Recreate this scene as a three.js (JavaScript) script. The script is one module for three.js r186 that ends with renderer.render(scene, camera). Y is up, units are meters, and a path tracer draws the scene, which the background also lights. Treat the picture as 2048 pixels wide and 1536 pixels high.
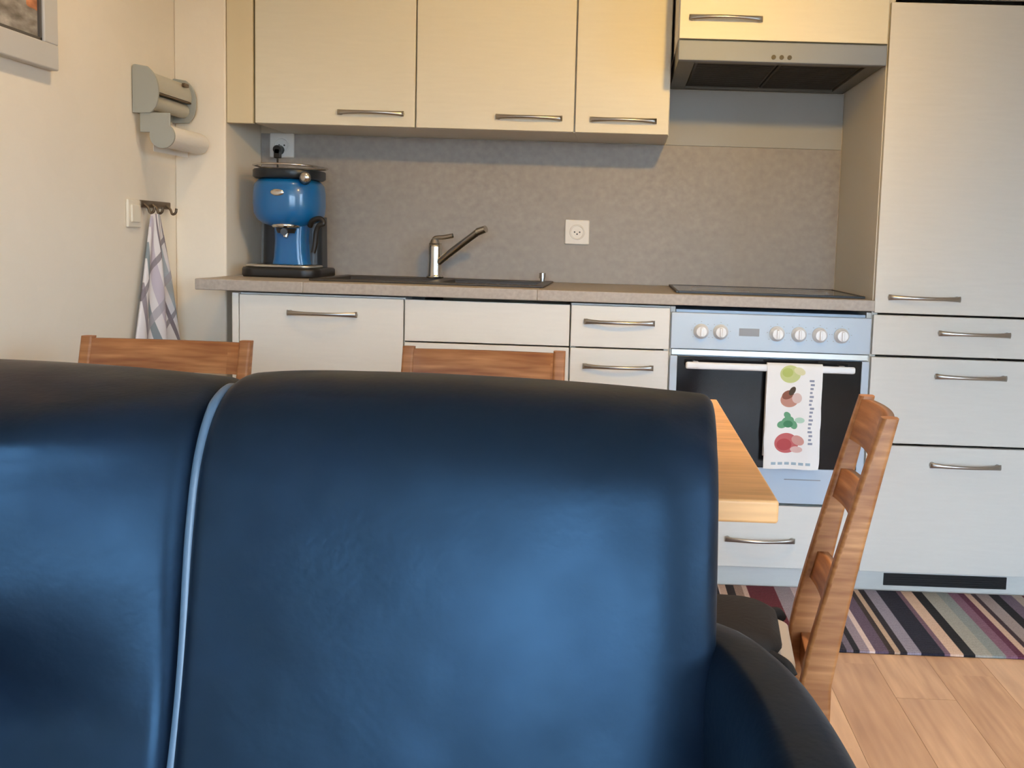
import * as THREE from 'three';
import { RoundedBoxGeometry } from 'three/addons/geometries/RoundedBoxGeometry.js';
import { mergeGeometries } from 'three/addons/utils/BufferGeometryUtils.js';
import { ImprovedNoise } from 'three/addons/math/ImprovedNoise.js';
import { RectAreaLightUniformsLib } from 'three/addons/lights/RectAreaLightUniformsLib.js';

// ---------------------------------------------------------------- camera, sky, light, exposure
const scene = new THREE.Scene();
const camera = new THREE.PerspectiveCamera(2 * Math.atan(768 / 2037.45) * 180 / Math.PI, 2048 / 1536, 0.02, 60);
camera.rotation.order = 'YXZ';
camera.position.set(-0.7509, 1.0452, 3.0382);
camera.rotation.set(-0.0988, 0.0186, 0.0314);
camera.setViewOffset(2048, 1536, -177, 78, 2048, 1536);   // the photograph is a crop: its lens axis lies right of and above the centre

const renderer = new THREE.WebGLRenderer({ antialias: true });
renderer.toneMapping = THREE.LinearToneMapping;
renderer.toneMappingExposure = 0.98;
renderer.shadowMap.enabled = true;

const SKY = [0.74, 1.0, 1.30], SKY_POWER = 16;          // overcast sky, cool against the lamp's light
const GROUND = [0.10, 0.105, 0.10];
const LAMP_COLOR = new THREE.Color().setRGB(1.0, 0.58, 0.10), LAMP_POWER = 5.6;
const DOWN_COLOR = new THREE.Color().setRGB(1.0, 0.78, 0.55), DOWN_POWER = 11, DOWN_AT = [-0.3, 2.44, 1.0];  // added, unseen lamp that brightens table and floor
const WASH_COLOR = new THREE.Color().setRGB(1.0, 0.72, 0.40), WASH_POWER = 3.4, WASH_AT = [-1.45, 2.44, 0.75];  // added, unseen lamp that warms the left wall
const LAMP_AIM = [-0.85, 1.5, -0.25];
const LAMP_AT = [-0.42, 1.88, 1.5];                      // found from where the cupboards' and the hood's shadows fall on the wall
RectAreaLightUniformsLib.init();
{
  const W = 64, H = 32, px = new Float32Array(W * H * 4);
  for (let y = 0; y < H; y++) for (let x = 0; x < W; x++) {
    const c = y < H / 2 ? GROUND : SKY, i = (y * W + x) * 4;
    for (let k = 0; k < 3; k++) px[i + k] = c[k] * SKY_POWER;
    px[i + 3] = 1;
  }
  const t = new THREE.DataTexture(px, W, H, THREE.RGBAFormat, THREE.FloatType);
  t.mapping = THREE.EquirectangularReflectionMapping; t.magFilter = t.minFilter = THREE.LinearFilter; t.needsUpdate = true;
  scene.background = t;
}

// ---------------------------------------------------------------- helpers
let seed = 7;
const rnd = () => (seed = (seed * 1664525 + 1013904223) % 4294967296) / 4294967296;
const noise = new ImprovedNoise();
const fbm = (x, y, z, o = 4) => { let s = 0, a = 0.5, f = 1; for (let i = 0; i < o; i++) { s += a * noise.noise(x * f, y * f, z + i * 7.3); a *= 0.5; f *= 2.03; } return s; };
const taken = {};
function numbered(name) { const n = taken[name] = (taken[name] ?? -1) + 1; return n ? `${name}_${String(n).padStart(3, '0')}` : name; }
function tag(o, label, category, group) { o.userData.label = label; o.userData.category = category; if (group) o.userData.group = group; return o; }
function thing(name, label, category, at = [0, 0, 0], turn = 0, group) {
  const o = new THREE.Group(); o.name = numbered(name); o.position.set(...at); o.rotation.y = turn; scene.add(o);
  return tag(o, label, category, group);
}
function part(name, geometry, material, parent, at) {
  const o = new THREE.Mesh(geometry, material); o.name = name; o.castShadow = o.receiveShadow = true;
  if (at) o.position.set(...at);
  parent.add(o); return o;
}
function solo(name, geometry, material, label, category, at, group) {
  const o = part(numbered(name), geometry, material, scene, at); return tag(o, label, category, group);
}
function struct(name, geometry, material, at) { const o = part(name, geometry, material, scene, at); o.userData.kind = 'structure'; return o; }
// uv in metres from the dominant direction of each face
function metric(g) {
  const q = g.index ? g.toNonIndexed() : g, p = q.attributes.position, uv = new Float32Array(p.count * 2);
  const a = new THREE.Vector3(), b = new THREE.Vector3(), c = new THREE.Vector3();
  for (let i = 0; i < p.count; i += 3) {
    a.fromBufferAttribute(p, i); b.fromBufferAttribute(p, i + 1); c.fromBufferAttribute(p, i + 2);
    const n = b.clone().sub(a).cross(c.clone().sub(a)), x = Math.abs(n.x), y = Math.abs(n.y), z = Math.abs(n.z);
    [a, b, c].forEach((v, k) => {
      const [u, w] = x >= y && x >= z ? [v.z, v.y] : y >= z ? [v.x, v.z] : [v.x, v.y];
      uv[(i + k) * 2] = u; uv[(i + k) * 2 + 1] = w;
    });
  }
  q.setAttribute('uv', new THREE.BufferAttribute(uv, 2)); return q;
}
// box given by its two corners, edges rounded by r
function box(x0, x1, y0, y1, z0, z1, r = 0.0015) {
  const w = x1 - x0, h = y1 - y0, d = z1 - z0;
  const g = r > 0 ? new RoundedBoxGeometry(w, h, d, 2, Math.min(r, w / 2.01, h / 2.01, d / 2.01)) : new THREE.BoxGeometry(w, h, d);
  g.translate((x0 + x1) / 2, (y0 + y1) / 2, (z0 + z1) / 2);
  return metric(g);
}
const join = (...g) => mergeGeometries(g.map((x) => (x.index ? x.toNonIndexed() : x)));
const V = (x, y, z) => new THREE.Vector3(x, y, z);
function tube(points, r, seg = 48, rad = 12) { return new THREE.TubeGeometry(new THREE.CatmullRomCurve3(points.map((p) => V(...p))), seg, r, rad); }
function rod(a, b, r0, r1 = r0, rad = 18) {
  const A = V(...a), B = V(...b), g = new THREE.CylinderGeometry(r1, r0, A.distanceTo(B), rad);
  g.applyQuaternion(new THREE.Quaternion().setFromUnitVectors(V(0, 1, 0), B.clone().sub(A).normalize()));
  g.translate(...A.add(B).multiplyScalar(0.5).toArray()); return g;
}
// skin over closed rings of points, with uv in metres along and round; ends closed to their middles
function loft(rings, cap = true) {
  const pos = [], uv = [], idx = [], n = rings[0].length, all = rings.map((r) => [...r, r[0]]);
  if (cap) {
    const mid = (r) => { const m = [0, 0, 0]; r.forEach((p) => p.forEach((v, k) => { m[k] += v / r.length; })); return m; };
    const a = mid(rings[0]), b = mid(rings[rings.length - 1]);
    all.unshift(all[0].map((p) => p.slice())); all.unshift(all[0].map(() => a.slice()));
    all.push(all[all.length - 1].map((p) => p.slice())); all.push(all[all.length - 1].map(() => b.slice()));
  }
  const dist = (p, q) => Math.hypot(p[0] - q[0], p[1] - q[1], p[2] - q[2]);
  let along = 0; const ref = Math.floor(n / 3), mid = Math.floor(all.length / 2);
  const round = [0]; for (let j = 1; j <= n; j++) round.push(round[j - 1] + dist(all[mid][j - 1], all[mid][j]));
  all.forEach((r, i) => {
    if (i) along += dist(r[ref], all[i - 1][ref]);
    r.forEach((p, j) => { pos.push(...p); uv.push(along, round[j]); });
  });
  for (let i = 0; i < all.length - 1; i++) for (let j = 0; j < n; j++) {
    const a = i * (n + 1) + j, b = a + n + 1;
    idx.push(a, b, a + 1, b, b + 1, a + 1);
  }
  const g = new THREE.BufferGeometry();
  g.setAttribute('position', new THREE.Float32BufferAttribute(pos, 3)); g.setAttribute('uv', new THREE.Float32BufferAttribute(uv, 2));
  g.setIndex(idx); g.computeVertexNormals(); weld(g); return g;
}
// share the normals of vertices at one place (the closing seam of a ring) when they nearly agree
function weld(g) {
  const p = g.attributes.position, nn = g.attributes.normal, map = new Map();
  for (let i = 0; i < p.count; i++) {
    const k = [p.getX(i), p.getY(i), p.getZ(i)].map((v) => Math.round(v * 1e5)).join();
    (map.get(k) ?? map.set(k, []).get(k)).push(i);
  }
  for (const l of map.values()) if (l.length > 1 && l.length < 5) {
    const s = V(0, 0, 0); l.forEach((i) => s.add(V(nn.getX(i), nn.getY(i), nn.getZ(i))));
    s.normalize();
    if (l.every((i) => s.dot(V(nn.getX(i), nn.getY(i), nn.getZ(i))) > 0.8)) l.forEach((i) => nn.setXYZ(i, s.x, s.y, s.z));
  }
}
function ringXZ(w, d, r, y, cx = 0, cz = 0, n = 10) {       // rounded rectangle lying flat
  const out = [], c = [[1, 1], [-1, 1], [-1, -1], [1, -1]];
  r = Math.min(r, w / 2 - 1e-4, d / 2 - 1e-4);
  c.forEach(([sx, sz], k) => { for (let i = 0; i < n; i++) { const a = (k + i / (n - 1)) * Math.PI / 2; out.push([cx + sx * (w / 2 - r) + r * Math.cos(a), y, cz + sz * (d / 2 - r) + r * Math.sin(a)]); } });
  return out;
}

// ---------------------------------------------------------------- textures and materials
const clamp = (v) => Math.max(0, Math.min(255, Math.round(v)));
function tex(w, h, f, srgb = true, rx = 1, ry = rx) {
  const d = new Uint8Array(w * h * 4);
  for (let y = 0; y < h; y++) for (let x = 0; x < w; x++) { const c = f(x / w, y / h, x, y), i = (y * w + x) * 4; d[i] = clamp(c[0]); d[i + 1] = clamp(c[1]); d[i + 2] = clamp(c[2]); d[i + 3] = 255; }
  const t = new THREE.DataTexture(d, w, h, THREE.RGBAFormat);
  t.wrapS = t.wrapT = THREE.RepeatWrapping; t.magFilter = THREE.LinearFilter; t.minFilter = THREE.LinearMipmapLinearFilter; t.generateMipmaps = true;
  if (srgb) t.colorSpace = THREE.SRGBColorSpace;
  t.repeat.set(rx, ry); t.needsUpdate = true; return t;
}
// noise that closes on itself over the tile
const loop = (u, v, f, z, o = 4) => {
  const a = fbm(u * f, v * f, z, o), b = fbm((u - 1) * f, v * f, z, o), c = fbm(u * f, (v - 1) * f, z, o), d = fbm((u - 1) * f, (v - 1) * f, z, o);
  return (a * (1 - u) + b * u) * (1 - v) + (c * (1 - u) + d * u) * v;
};
const grey = (v) => [v, v, v];
const std = (o) => new THREE.MeshStandardMaterial(o);
const phy = (o) => new THREE.MeshPhysicalMaterial(o);
const rgb = (r, g, b) => new THREE.Color().setRGB(r, g, b);

const plasterBump = tex(256, 256, (u, v) => grey(128 + 150 * loop(u, v, 24, 1)), false, 2.5);
const wallTint = tex(256, 256, (u, v) => { const n = 9 * loop(u, v, 5, 3); return [241 + n, 231 + n, 213 + n]; }, true, 0.5);
const leatherBump = tex(512, 512, (u, v) => grey(128 + 110 * loop(u, v, 46, 5, 3) + 50 * loop(u, v, 9, 6)), false, 3);
const leatherTint = tex(512, 512, (u, v) => {               // dye worn paler in patches with ragged edges
  const n = loop(u, v, 5, 9, 5), w = Math.max(0, Math.min(1, (n + 0.02) * 5)), g = 10 * loop(u, v, 40, 11);
  return [15 + 4 * w + g * 0.5, 22 + 7 * w + g * 0.5, 33 + 11 * w + g * 0.5];
}, true, 1.1);
const leatherGloss = tex(256, 256, (u, v) => { const n = 215 + 150 * loop(u, v, 6, 61, 5); return [0, n, 0]; }, false, 1.3);
const laminateBump = tex(256, 256, (u, v) => grey(128 + 120 * loop(u * 0.12, v, 40, 13)), false, 3);
const frontTint = (r, g, b) => tex(128, 256, (u, v) => { const n = 5 * loop(u * 0.1, v, 50, 15); return [r + n, g + n, b + n]; }, true, 2);
const doorTint = frontTint(222, 219, 211), upperWarmTint = frontTint(222, 216, 197);  // upper fronts yellower: warm lamp light put into their tint
const splashTint = tex(512, 512, (u, v) => { const n = 22 * loop(u, v, 26, 17, 5) + 8 * loop(u, v, 5, 18); return [158 + n, 151 + n, 144 + n * 0.9]; }, true, 1.6);
const stoneTint = tex(512, 512, (u, v) => { const n = 30 * loop(u, v, 40, 19, 5); return [171 + n, 161 + n, 150 + n]; }, true, 2);
function woodTex(base, amp, z, long = 'v', size = 512, rep = 2) {
  return tex(size, size, (u, v) => {
    const [s, t] = long === 'v' ? [u, v] : [v, u];
    const g = loop(s, t * 0.08, 34, z, 4), k = loop(s, t * 0.3, 6, z + 2, 3), l = amp * (g * 1.1 + k * 0.9);
    return [base[0] + l, base[1] + l * 0.95, base[2] + l * 0.75];
  }, true, rep);
}
const chairWood = woodTex([164, 105, 58], 58, 21, 'v', 512, 3), chairWoodX = woodTex([160, 101, 56], 58, 24, 'u', 512, 3);
const tableWood = woodTex([228, 168, 108], 46, 27, 'u', 512, 2);
const plankWood = [[196, 156, 122], [190, 149, 114], [202, 163, 129], [186, 146, 113]].map((c, i) => woodTex(c, 34, 31 + i * 3, 'v', 256, 1.6));

const M = {
  wall: std({ map: wallTint, roughness: 0.92, bumpMap: plasterBump, bumpScale: 0.0006 }),
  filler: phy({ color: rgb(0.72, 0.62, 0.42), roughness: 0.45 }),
  ceiling: std({ color: rgb(0.82, 0.80, 0.75), roughness: 0.95 }),
  door: phy({ map: doorTint, roughness: 0.42, bumpMap: laminateBump, bumpScale: 0.00012, ior: 1.55 }),
  upperDoorWarm: phy({ map: upperWarmTint, roughness: 0.42, bumpMap: laminateBump, bumpScale: 0.00012, ior: 1.55 }),
  tallDoor: phy({ map: doorTint, roughness: 0.62, bumpMap: laminateBump, bumpScale: 0.00012 }),
  carcass: std({ color: rgb(0.74, 0.70, 0.62), roughness: 0.6 }),
  chrome: std({ color: rgb(0.62, 0.61, 0.58), metalness: 1, roughness: 0.22 }),
  handle: std({ color: rgb(0.42, 0.40, 0.37), metalness: 1, roughness: 0.3 }),
  steel: std({ color: rgb(0.55, 0.54, 0.50), metalness: 1, roughness: 0.32 }),
  hoodMetal: std({ color: rgb(0.22, 0.25, 0.30), metalness: 0.2, roughness: 0.5 }),
  hoodInside: std({ color: rgb(0.15, 0.145, 0.125), metalness: 0.3, roughness: 0.5 }),
  sinkReflectDark: phy({ color: rgb(0.045, 0.035, 0.025), roughness: 0.4 }),  // dark reflections in the sink put into its colour
  filter: std({ color: rgb(0.045, 0.04, 0.033), metalness: 0.6, roughness: 0.6 }),
  splash: phy({ map: splashTint, roughness: 0.5, bumpMap: plasterBump, bumpScale: 0.0002 }),
  hoodPanel: std({ color: rgb(0.42, 0.42, 0.40), roughness: 0.6 }),
  stone: phy({ map: stoneTint, roughness: 0.45 }),
  glassBlack: phy({ color: rgb(0.006, 0.006, 0.008), roughness: 0.12, specularIntensity: 0.7 }),
  enamelWhite: phy({ color: rgb(0.82, 0.83, 0.84), roughness: 0.3 }),
  enamel: phy({ color: rgb(0.50, 0.59, 0.69), roughness: 0.3 }),
  plasticWhite: std({ color: rgb(0.80, 0.77, 0.72), roughness: 0.45 }),
  cream: std({ color: rgb(0.86, 0.80, 0.66), roughness: 0.5 }),
  plasticGrey: std({ color: rgb(0.36, 0.37, 0.33), roughness: 0.5 }),
  plasticPale: std({ color: rgb(0.50, 0.48, 0.40), roughness: 0.45 }),
  black: std({ color: rgb(0.012, 0.011, 0.011), roughness: 0.4 }),
  rubber: std({ color: rgb(0.02, 0.02, 0.02), roughness: 0.8 }),
  blueBody: phy({ color: rgb(0.002, 0.125, 0.36), roughness: 0.3, clearcoat: 0.5, clearcoatRoughness: 0.06 }),
  darkBody: phy({ color: rgb(0.008, 0.014, 0.022), roughness: 0.35 }),
  leather: phy({ map: leatherTint, roughness: 0.5, roughnessMap: leatherGloss, bumpMap: leatherBump, bumpScale: 0.00035, specularColor: rgb(0.32, 0.64, 1.0), ior: 1.5, specularIntensity: 0.85 }),
  piping_highlight: phy({ color: rgb(0.09, 0.145, 0.21), roughness: 0.35 }),
  chair: std({ map: chairWood, roughness: 0.45 }), chairX: std({ map: chairWoodX, roughness: 0.45 }),
  table: phy({ map: tableWood, roughness: 0.42 }),
  seatPale: std({ color: rgb(0.46, 0.38, 0.30), roughness: 0.6 }),
  cushion: std({ color: rgb(0.016, 0.013, 0.011), roughness: 0.95, bumpMap: plasterBump, bumpScale: 0.002 }),
  frame: std({ color: rgb(0.60, 0.58, 0.54), roughness: 0.5 }),
  frameBack: std({ color: rgb(0.10, 0.09, 0.08), roughness: 0.7 }),
  paper: std({ color: rgb(0.84, 0.80, 0.72), roughness: 0.95, bumpMap: plasterBump, bumpScale: 0.001 }),
  windowFrame: std({ color: rgb(0.80, 0.80, 0.79), roughness: 0.4 }),
  pane: phy({ color: rgb(1, 1, 1), transmission: 1, thickness: 0, roughness: 0, ior: 1.5 }),
  subfloor: std({ color: rgb(0.34, 0.24, 0.16), roughness: 0.8 }),
  metalDark: std({ color: rgb(0.16, 0.12, 0.08), metalness: 0.8, roughness: 0.4 }),
  print: std({ color: rgb(0.30, 0.31, 0.33), roughness: 0.5 }),
};
const planks = plankWood.map((map) => phy({ map, roughness: 0.5 }));
function canvasTex(w, h, draw) {
  const c = document.createElement('canvas'); c.width = w; c.height = h; draw(c.getContext('2d'), w, h);
  const t = new THREE.CanvasTexture(c); t.colorSpace = THREE.SRGBColorSpace; t.anisotropy = 8; return t;
}

// ---------------------------------------------------------------- room shell
const XL = -2.2, XR = 2.4, ZB = -0.58, ZF = 4.7, HC = 2.45, T = 0.2;
{
  const fl = new THREE.Group(); fl.name = 'floor'; fl.userData.kind = 'structure'; scene.add(fl);
  part('subfloor', box(XL - T, XR + T, -0.2, -0.012, ZB - T, ZF + T, 0), M.subfloor, fl);
  const pw = 0.142, pl = 1.29, shapes = [0, 1, 2].map((k) => { const g = box(-pw / 2 + 0.0004, pw / 2 - 0.0004, -0.012, 0, 0, pl - 0.0016, 0); const uv = g.attributes.uv; for (let i = 0; i < uv.count; i++) uv.setXY(i, uv.getX(i) + 0.31 * k, uv.getY(i) + 0.17 * k); return g; });
  for (let i = 0, x = XL + pw / 2; x < XR; x += pw, i++) {
    for (let z = ZB - [0, 0.43, 0.86, 0.2, 0.65][i % 5]; z < ZF; z += pl) {
      const a = Math.max(z, ZB), b = Math.min(z + pl, ZF); if (b - a < 0.05) continue;
      const p = part('plank', shapes[Math.floor(rnd() * 3)], planks[Math.floor(rnd() * 4)], fl, [x, 0, a]);
      p.scale.z = (b - a) / pl;
    }
  }
  struct('ceiling', box(XL - T, XR + T, HC, HC + T, ZB - T, ZF + T, 0), M.ceiling);
  struct('wall_left', box(XL - T, XL, 0, HC, ZB - T, ZF + T, 0), M.wall);
  struct('wall_stub', box(0.615, 0.78, 0, HC, ZB, 0.9, 0.004), M.wall);
  // right wall with an added, unseen window for cool fill on the left wall
  const rz0 = 2.9, rz1 = 4.3, ry0 = 0.85, ry1 = 2.05;
  struct('wall_right', join(box(XR, XR + T, 0, HC, ZB - T, rz0, 0), box(XR, XR + T, 0, HC, rz1, ZF + T, 0), box(XR, XR + T, 0, ry0, rz0, rz1, 0), box(XR, XR + T, ry1, HC, rz0, rz1, 0)), M.wall);
  {
    const w = new THREE.Group(); w.name = 'added_window_2'; w.userData.kind = 'structure'; scene.add(w);
    const xf = XR + 0.08, f = 0.055;
    part('window_frame', join(box(xf, xf + 0.06, ry0, ry0 + f, rz0, rz1), box(xf, xf + 0.06, ry1 - f, ry1, rz0, rz1), box(xf, xf + 0.06, ry0 + f, ry1 - f, rz0, rz0 + f), box(xf, xf + 0.06, ry0 + f, ry1 - f, rz1 - f, rz1)), M.windowFrame, w);
    part('pane', new THREE.PlaneGeometry(rz1 - rz0 - 2 * f, ry1 - ry0 - 2 * f).rotateY(Math.PI / 2).translate(xf + 0.03, (ry0 + ry1) / 2, (rz0 + rz1) / 2), M.pane, w);
    part('window_sill', box(XR - 0.14, XR + 0.07, ry0 - 0.03, ry0, rz0 - 0.03, rz1 + 0.03), M.windowFrame, w);
  }
  struct('wall_back', box(XL, XR, 0, HC, ZB - T, ZB, 0), M.wall);
  struct('wall_pier', box(XL, -2.035, 0, HC, ZB, -0.252, 0.006), M.wall);
  // wall behind the camera with its window
  const wx0 = -1.6, wx1 = 0.6, wy0 = 0.06, wy1 = 1.8;
  struct('wall_front', join(box(XL, wx0, 0, HC, ZF, ZF + T, 0), box(wx1, XR, 0, HC, ZF, ZF + T, 0), box(wx0, wx1, 0, wy0, ZF, ZF + T, 0), box(wx0, wx1, wy1, HC, ZF, ZF + T, 0)), M.wall);
  const w = new THREE.Group(); w.name = 'window_1'; w.userData.kind = 'structure'; scene.add(w);
  const zf = ZF + 0.08, m = (wx0 + wx1) / 2;
  part('window_frame', join(box(wx0, wx1, wy0, wy0 + 0.06, zf, zf + 0.06), box(wx0, wx1, wy1 - 0.06, wy1, zf, zf + 0.06), box(wx0, wx0 + 0.06, wy0 + 0.06, wy1 - 0.06, zf, zf + 0.06), box(wx1 - 0.06, wx1, wy0 + 0.06, wy1 - 0.06, zf, zf + 0.06), box(m - 0.045, m + 0.045, wy0 + 0.06, wy1 - 0.06, zf, zf + 0.06)), M.windowFrame, w);
  for (const [a, b] of [[wx0 + 0.06, m - 0.045], [m + 0.045, wx1 - 0.06]]) part('pane', new THREE.PlaneGeometry(b - a, wy1 - wy0 - 0.12).translate((a + b) / 2, (wy0 + wy1) / 2, zf + 0.03), M.pane, w);
  part('window_sill', box(wx0 - 0.03, wx1 + 0.03, wy0 - 0.03, wy0, ZF - 0.14, ZF + 0.07), M.windowFrame, w);
}

// ---------------------------------------------------------------- spotlight on a stem, above the frame, turned to the upper cabinets
{
  const l = thing('spotlight', 'ceiling spotlight with a metal head on a stem turned to the upper cabinets', 'lamp', LAMP_AT);
  const dir = V(...LAMP_AIM).sub(V(...LAMP_AT)).normalize(), q = new THREE.Quaternion().setFromUnitVectors(V(0, 1, 0), dir);
  const turned = (g) => g.applyQuaternion(q);
  part('lamp_head', turned(new THREE.LatheGeometry([[0.0, -0.12], [0.03, -0.118], [0.042, -0.10], [0.045, -0.01], [0.042, -0.01], [0.04, -0.1], [0, -0.105]].map((p) => new THREE.Vector2(...p)), 32)), M.chrome, l);
  part('glowing_lens', turned(new THREE.CylinderGeometry(0.0395, 0.0395, 0.006, 32).translate(0, -0.03, 0)), std({ color: rgb(0.9, 0.85, 0.75), emissive: LAMP_COLOR, emissiveIntensity: 8 }), l);
  const back = dir.clone().multiplyScalar(-0.075);
  part('stem', rod([back.x, back.y + 0.04, back.z], [back.x, HC - LAMP_AT[1] - 0.025, back.z], 0.008), M.chrome, l);
  part('ceiling_rose', new THREE.CylinderGeometry(0.05, 0.055, 0.025, 28).translate(back.x, HC - LAMP_AT[1] - 0.0125, back.z), M.chrome, l);
  const p = new THREE.SpotLight(LAMP_COLOR, LAMP_POWER, 0, 0.78, 1, 2); p.position.set(...LAMP_AT); p.target.position.set(...LAMP_AIM);
  p.castShadow = true; p.shadow.radius = 2; p.shadow.mapSize.set(2048, 2048); p.name = 'spot_light'; scene.add(p, p.target);
}

function downlight(at, color, power, angle, lean, label) {  // unseen fill lamps, added to brighten table, floor and left wall
  const l = thing('added_ceiling_downlight', label, 'lamp', at);
  part('rim', new THREE.LatheGeometry([[0.03, 0.009], [0.032, -0.004], [0.045, -0.006], [0.05, 0.0], [0.05, 0.0095]].map((p) => new THREE.Vector2(...p)), 32), M.chrome, l);
  part('glowing_lens', new THREE.CylinderGeometry(0.031, 0.031, 0.005, 32).translate(0, 0.004, 0), std({ color: rgb(0.9, 0.85, 0.75), emissive: color, emissiveIntensity: 8 }), l);
  const p = new THREE.SpotLight(color, power, 0, angle, 0.7, 2); p.position.set(at[0], at[1] - 0.01, at[2]); p.target.position.set(at[0] + lean, 0, at[2]);
  p.castShadow = true; p.shadow.radius = 2; p.shadow.mapSize.set(2048, 2048); p.name = 'added_down_light'; scene.add(p, p.target);
}
downlight(DOWN_AT, DOWN_COLOR, DOWN_POWER, 0.56, 0.1, 'added unseen ceiling downlight brightening the right table end');
downlight(WASH_AT, WASH_COLOR, WASH_POWER, 0.95, -1.1, 'added unseen ceiling downlight brightening the left wall');

// ---------------------------------------------------------------- kitchen units
const DT = 0.019, G = 0.0022;                                 // door thickness, half gap
function bow(parent, x, y, z, len = 0.212) {                  // chrome bow handle on a door's face
  const n = 28, rings = [];
  for (let i = 0; i <= n; i++) {
    const s = i / n * 2 - 1, out = 0.008 + 0.022 * Math.pow(Math.cos(s * Math.PI / 2), 0.8), w = 0.0052 + 0.0035 * Math.pow(Math.abs(s), 3), r = [];
    for (let k = 0; k < 12; k++) { const a = k / 12 * Math.PI * 2; r.push([x + s * len / 2, y + w * Math.cos(a), z + out + 0.0042 * Math.sin(a)]); }
    rings.push(r);
  }
  const feet = [-1, 1].map((s) => rod([x + s * (len / 2 - 0.008), y, z - 0.0005], [x + s * (len / 2 - 0.008), y, z + 0.011], 0.0085, 0.0075));
  return part('handle', join(loft(rings), ...feet), M.handle, parent);
}
function front(name, parent, x0, x1, y0, y1, z, mat = M.door) { return part(name, box(x0 + G, x1 - G, y0 + G, y1 - G, z - DT, z, 0.002), mat, parent); }
function shell(parent, x0, x1, y0, y1, z0, z1, mat = M.carcass) {   // open-fronted box of boards
  const t = 0.016;
  return part('carcass', join(box(x0, x0 + t, y0, y1, z0, z1, 0), box(x1 - t, x1, y0, y1, z0, z1, 0), box(x0 + t, x1 - t, y0, y0 + t, z0, z1, 0), box(x0 + t, x1 - t, y1 - t, y1, z0, z1, 0), box(x0 + t, x1 - t, y0 + t, y1 - t, z0, z0 + 0.006, 0)), mat, parent);
}
const ZD = -DT - 0.0015, WB = ZB + 0.002;                      // back of the doors, front of the wall behind
const Y1 = 0.866;                                             // top of the base units
function plinth(parent, x0, x1) { return part('plinth', box(x0, x1, 0.001, 0.074, -0.068, -0.05), M.tallDoor, parent); }
{
  const c = thing('base_cabinet', 'white base cabinet with one tall plain front below the coffee machine, leftmost under the worktop', 'cabinet');
  shell(c, -1.9, -1.4, 0.075, Y1, WB, ZD); plinth(c, -1.9, -1.4);
  bow(front('door', c, -1.9, -1.4, 0.076, 0.864, 0), -1.645, 0.811, 0);
  part('end_strip', box(-1.921, -1.901, 0.001, Y1, -0.3, -0.002, 0.002), M.tallDoor, c);
}
{
  const c = thing('base_cabinet', 'white sink base cabinet with a handleless top panel below the tap', 'cabinet');
  shell(c, -1.4, -0.9, 0.075, 0.70, WB, ZD); plinth(c, -1.4, -0.9);
  front('top_panel', c, -1.4, -0.9, 0.735, 0.864, 0);
  bow(front('door', c, -1.4, -0.9, 0.076, 0.735, 0), -1.05, 0.62, 0);
}
{
  const c = thing('base_cabinet', 'narrow white drawer cabinet standing left of the oven', 'cabinet');
  shell(c, -0.9, -0.601, 0.075, Y1, WB, ZD); plinth(c, -0.9, -0.601);
  [[0.735, 0.864, 0.814], [0.56, 0.735, 0.68], [0.33, 0.56, 0.5], [0.076, 0.33, 0.27]].forEach(([a, b, h]) => bow(front('drawer', c, -0.9, -0.601, a, b, 0), -0.753, h, 0));
}
{
  const c = thing('oven_cabinet', 'white housing around the oven with a wide drawer below', 'cabinet');
  const t = 0.014;
  part('carcass', join(box(-0.6, -0.6 + t, 0.075, Y1, WB, ZD, 0), box(-t - 0.001, -0.001, 0.075, Y1, WB, ZD, 0), box(-0.6 + t, -t - 0.001, 0.255, 0.271, WB, ZD, 0), box(-0.6 + t, -t - 0.001, 0.075, 0.09, WB, ZD, 0)), M.carcass, c);
  plinth(c, -0.6, -0.001);
  bow(front('drawer', c, -0.6, -0.001, 0.076, 0.274, 0), -0.305, 0.166, 0);
}
{
  const c = thing('tall_cabinet', 'tall off-white cabinet right of the oven with a dark vent in its plinth', 'cabinet');
  part('side_panel', box(0, 0.018, 0.075, 2.16, WB, ZD, 0.001), M.carcass, c);
  part('carcass', join(box(0.585, 0.6, 0.075, 2.16, WB, ZD, 0), box(0.0185, 0.585, 0.075, 0.09, WB, ZD, 0), box(0.0185, 0.585, 2.145, 2.16, WB, ZD, 0), box(0.0185, 0.585, 0.09, 2.145, WB, WB + 0.006, 0)), M.carcass, c);
  const f = (n, a, b) => front(n, c, 0, 0.6, a, b, 0, M.tallDoor);
  f('door', 1.778, 2.16); bow(f('door', 0.8655, 1.768), 0.146, 0.915, 0);
  bow(f('drawer', 0.7405, 0.8635), 0.30, 0.813, 0); bow(f('drawer', 0.474, 0.7375), 0.298, 0.684, 0); bow(f('drawer', 0.076, 0.471), 0.299, 0.415, 0);
  plinth(c, 0, 0.6);
  const g = part('vent_grille', box(0.09, 0.468, 0.022, 0.06, -0.052, -0.046, 0.001), M.black, c);
  for (let i = 0; i < 5; i++) part('vent_slat', box(0.096, 0.462, 0.0255 + i * 0.007, 0.0285 + i * 0.007, -0.0465, -0.0435, 0.0005), M.rubber, g);
}
const ZU = -0.257;
function wallUnit(x0, x1, hx, label) {
  const c = thing('wall_cabinet', label, 'cabinet');
  shell(c, x0, x1, 1.397, 2.16, WB, ZU - DT - 0.0015);
  bow(front('door', c, x0, x1, 1.395, 2.16, ZU, M.upperDoorWarm), hx, 1.438, ZU);
  return c;
}
const w1 = wallUnit(-1.944, -1.426, -1.568, 'wall cabinet with warm light in its tint above the coffee machine, leftmost of the upper cabinets');
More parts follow.
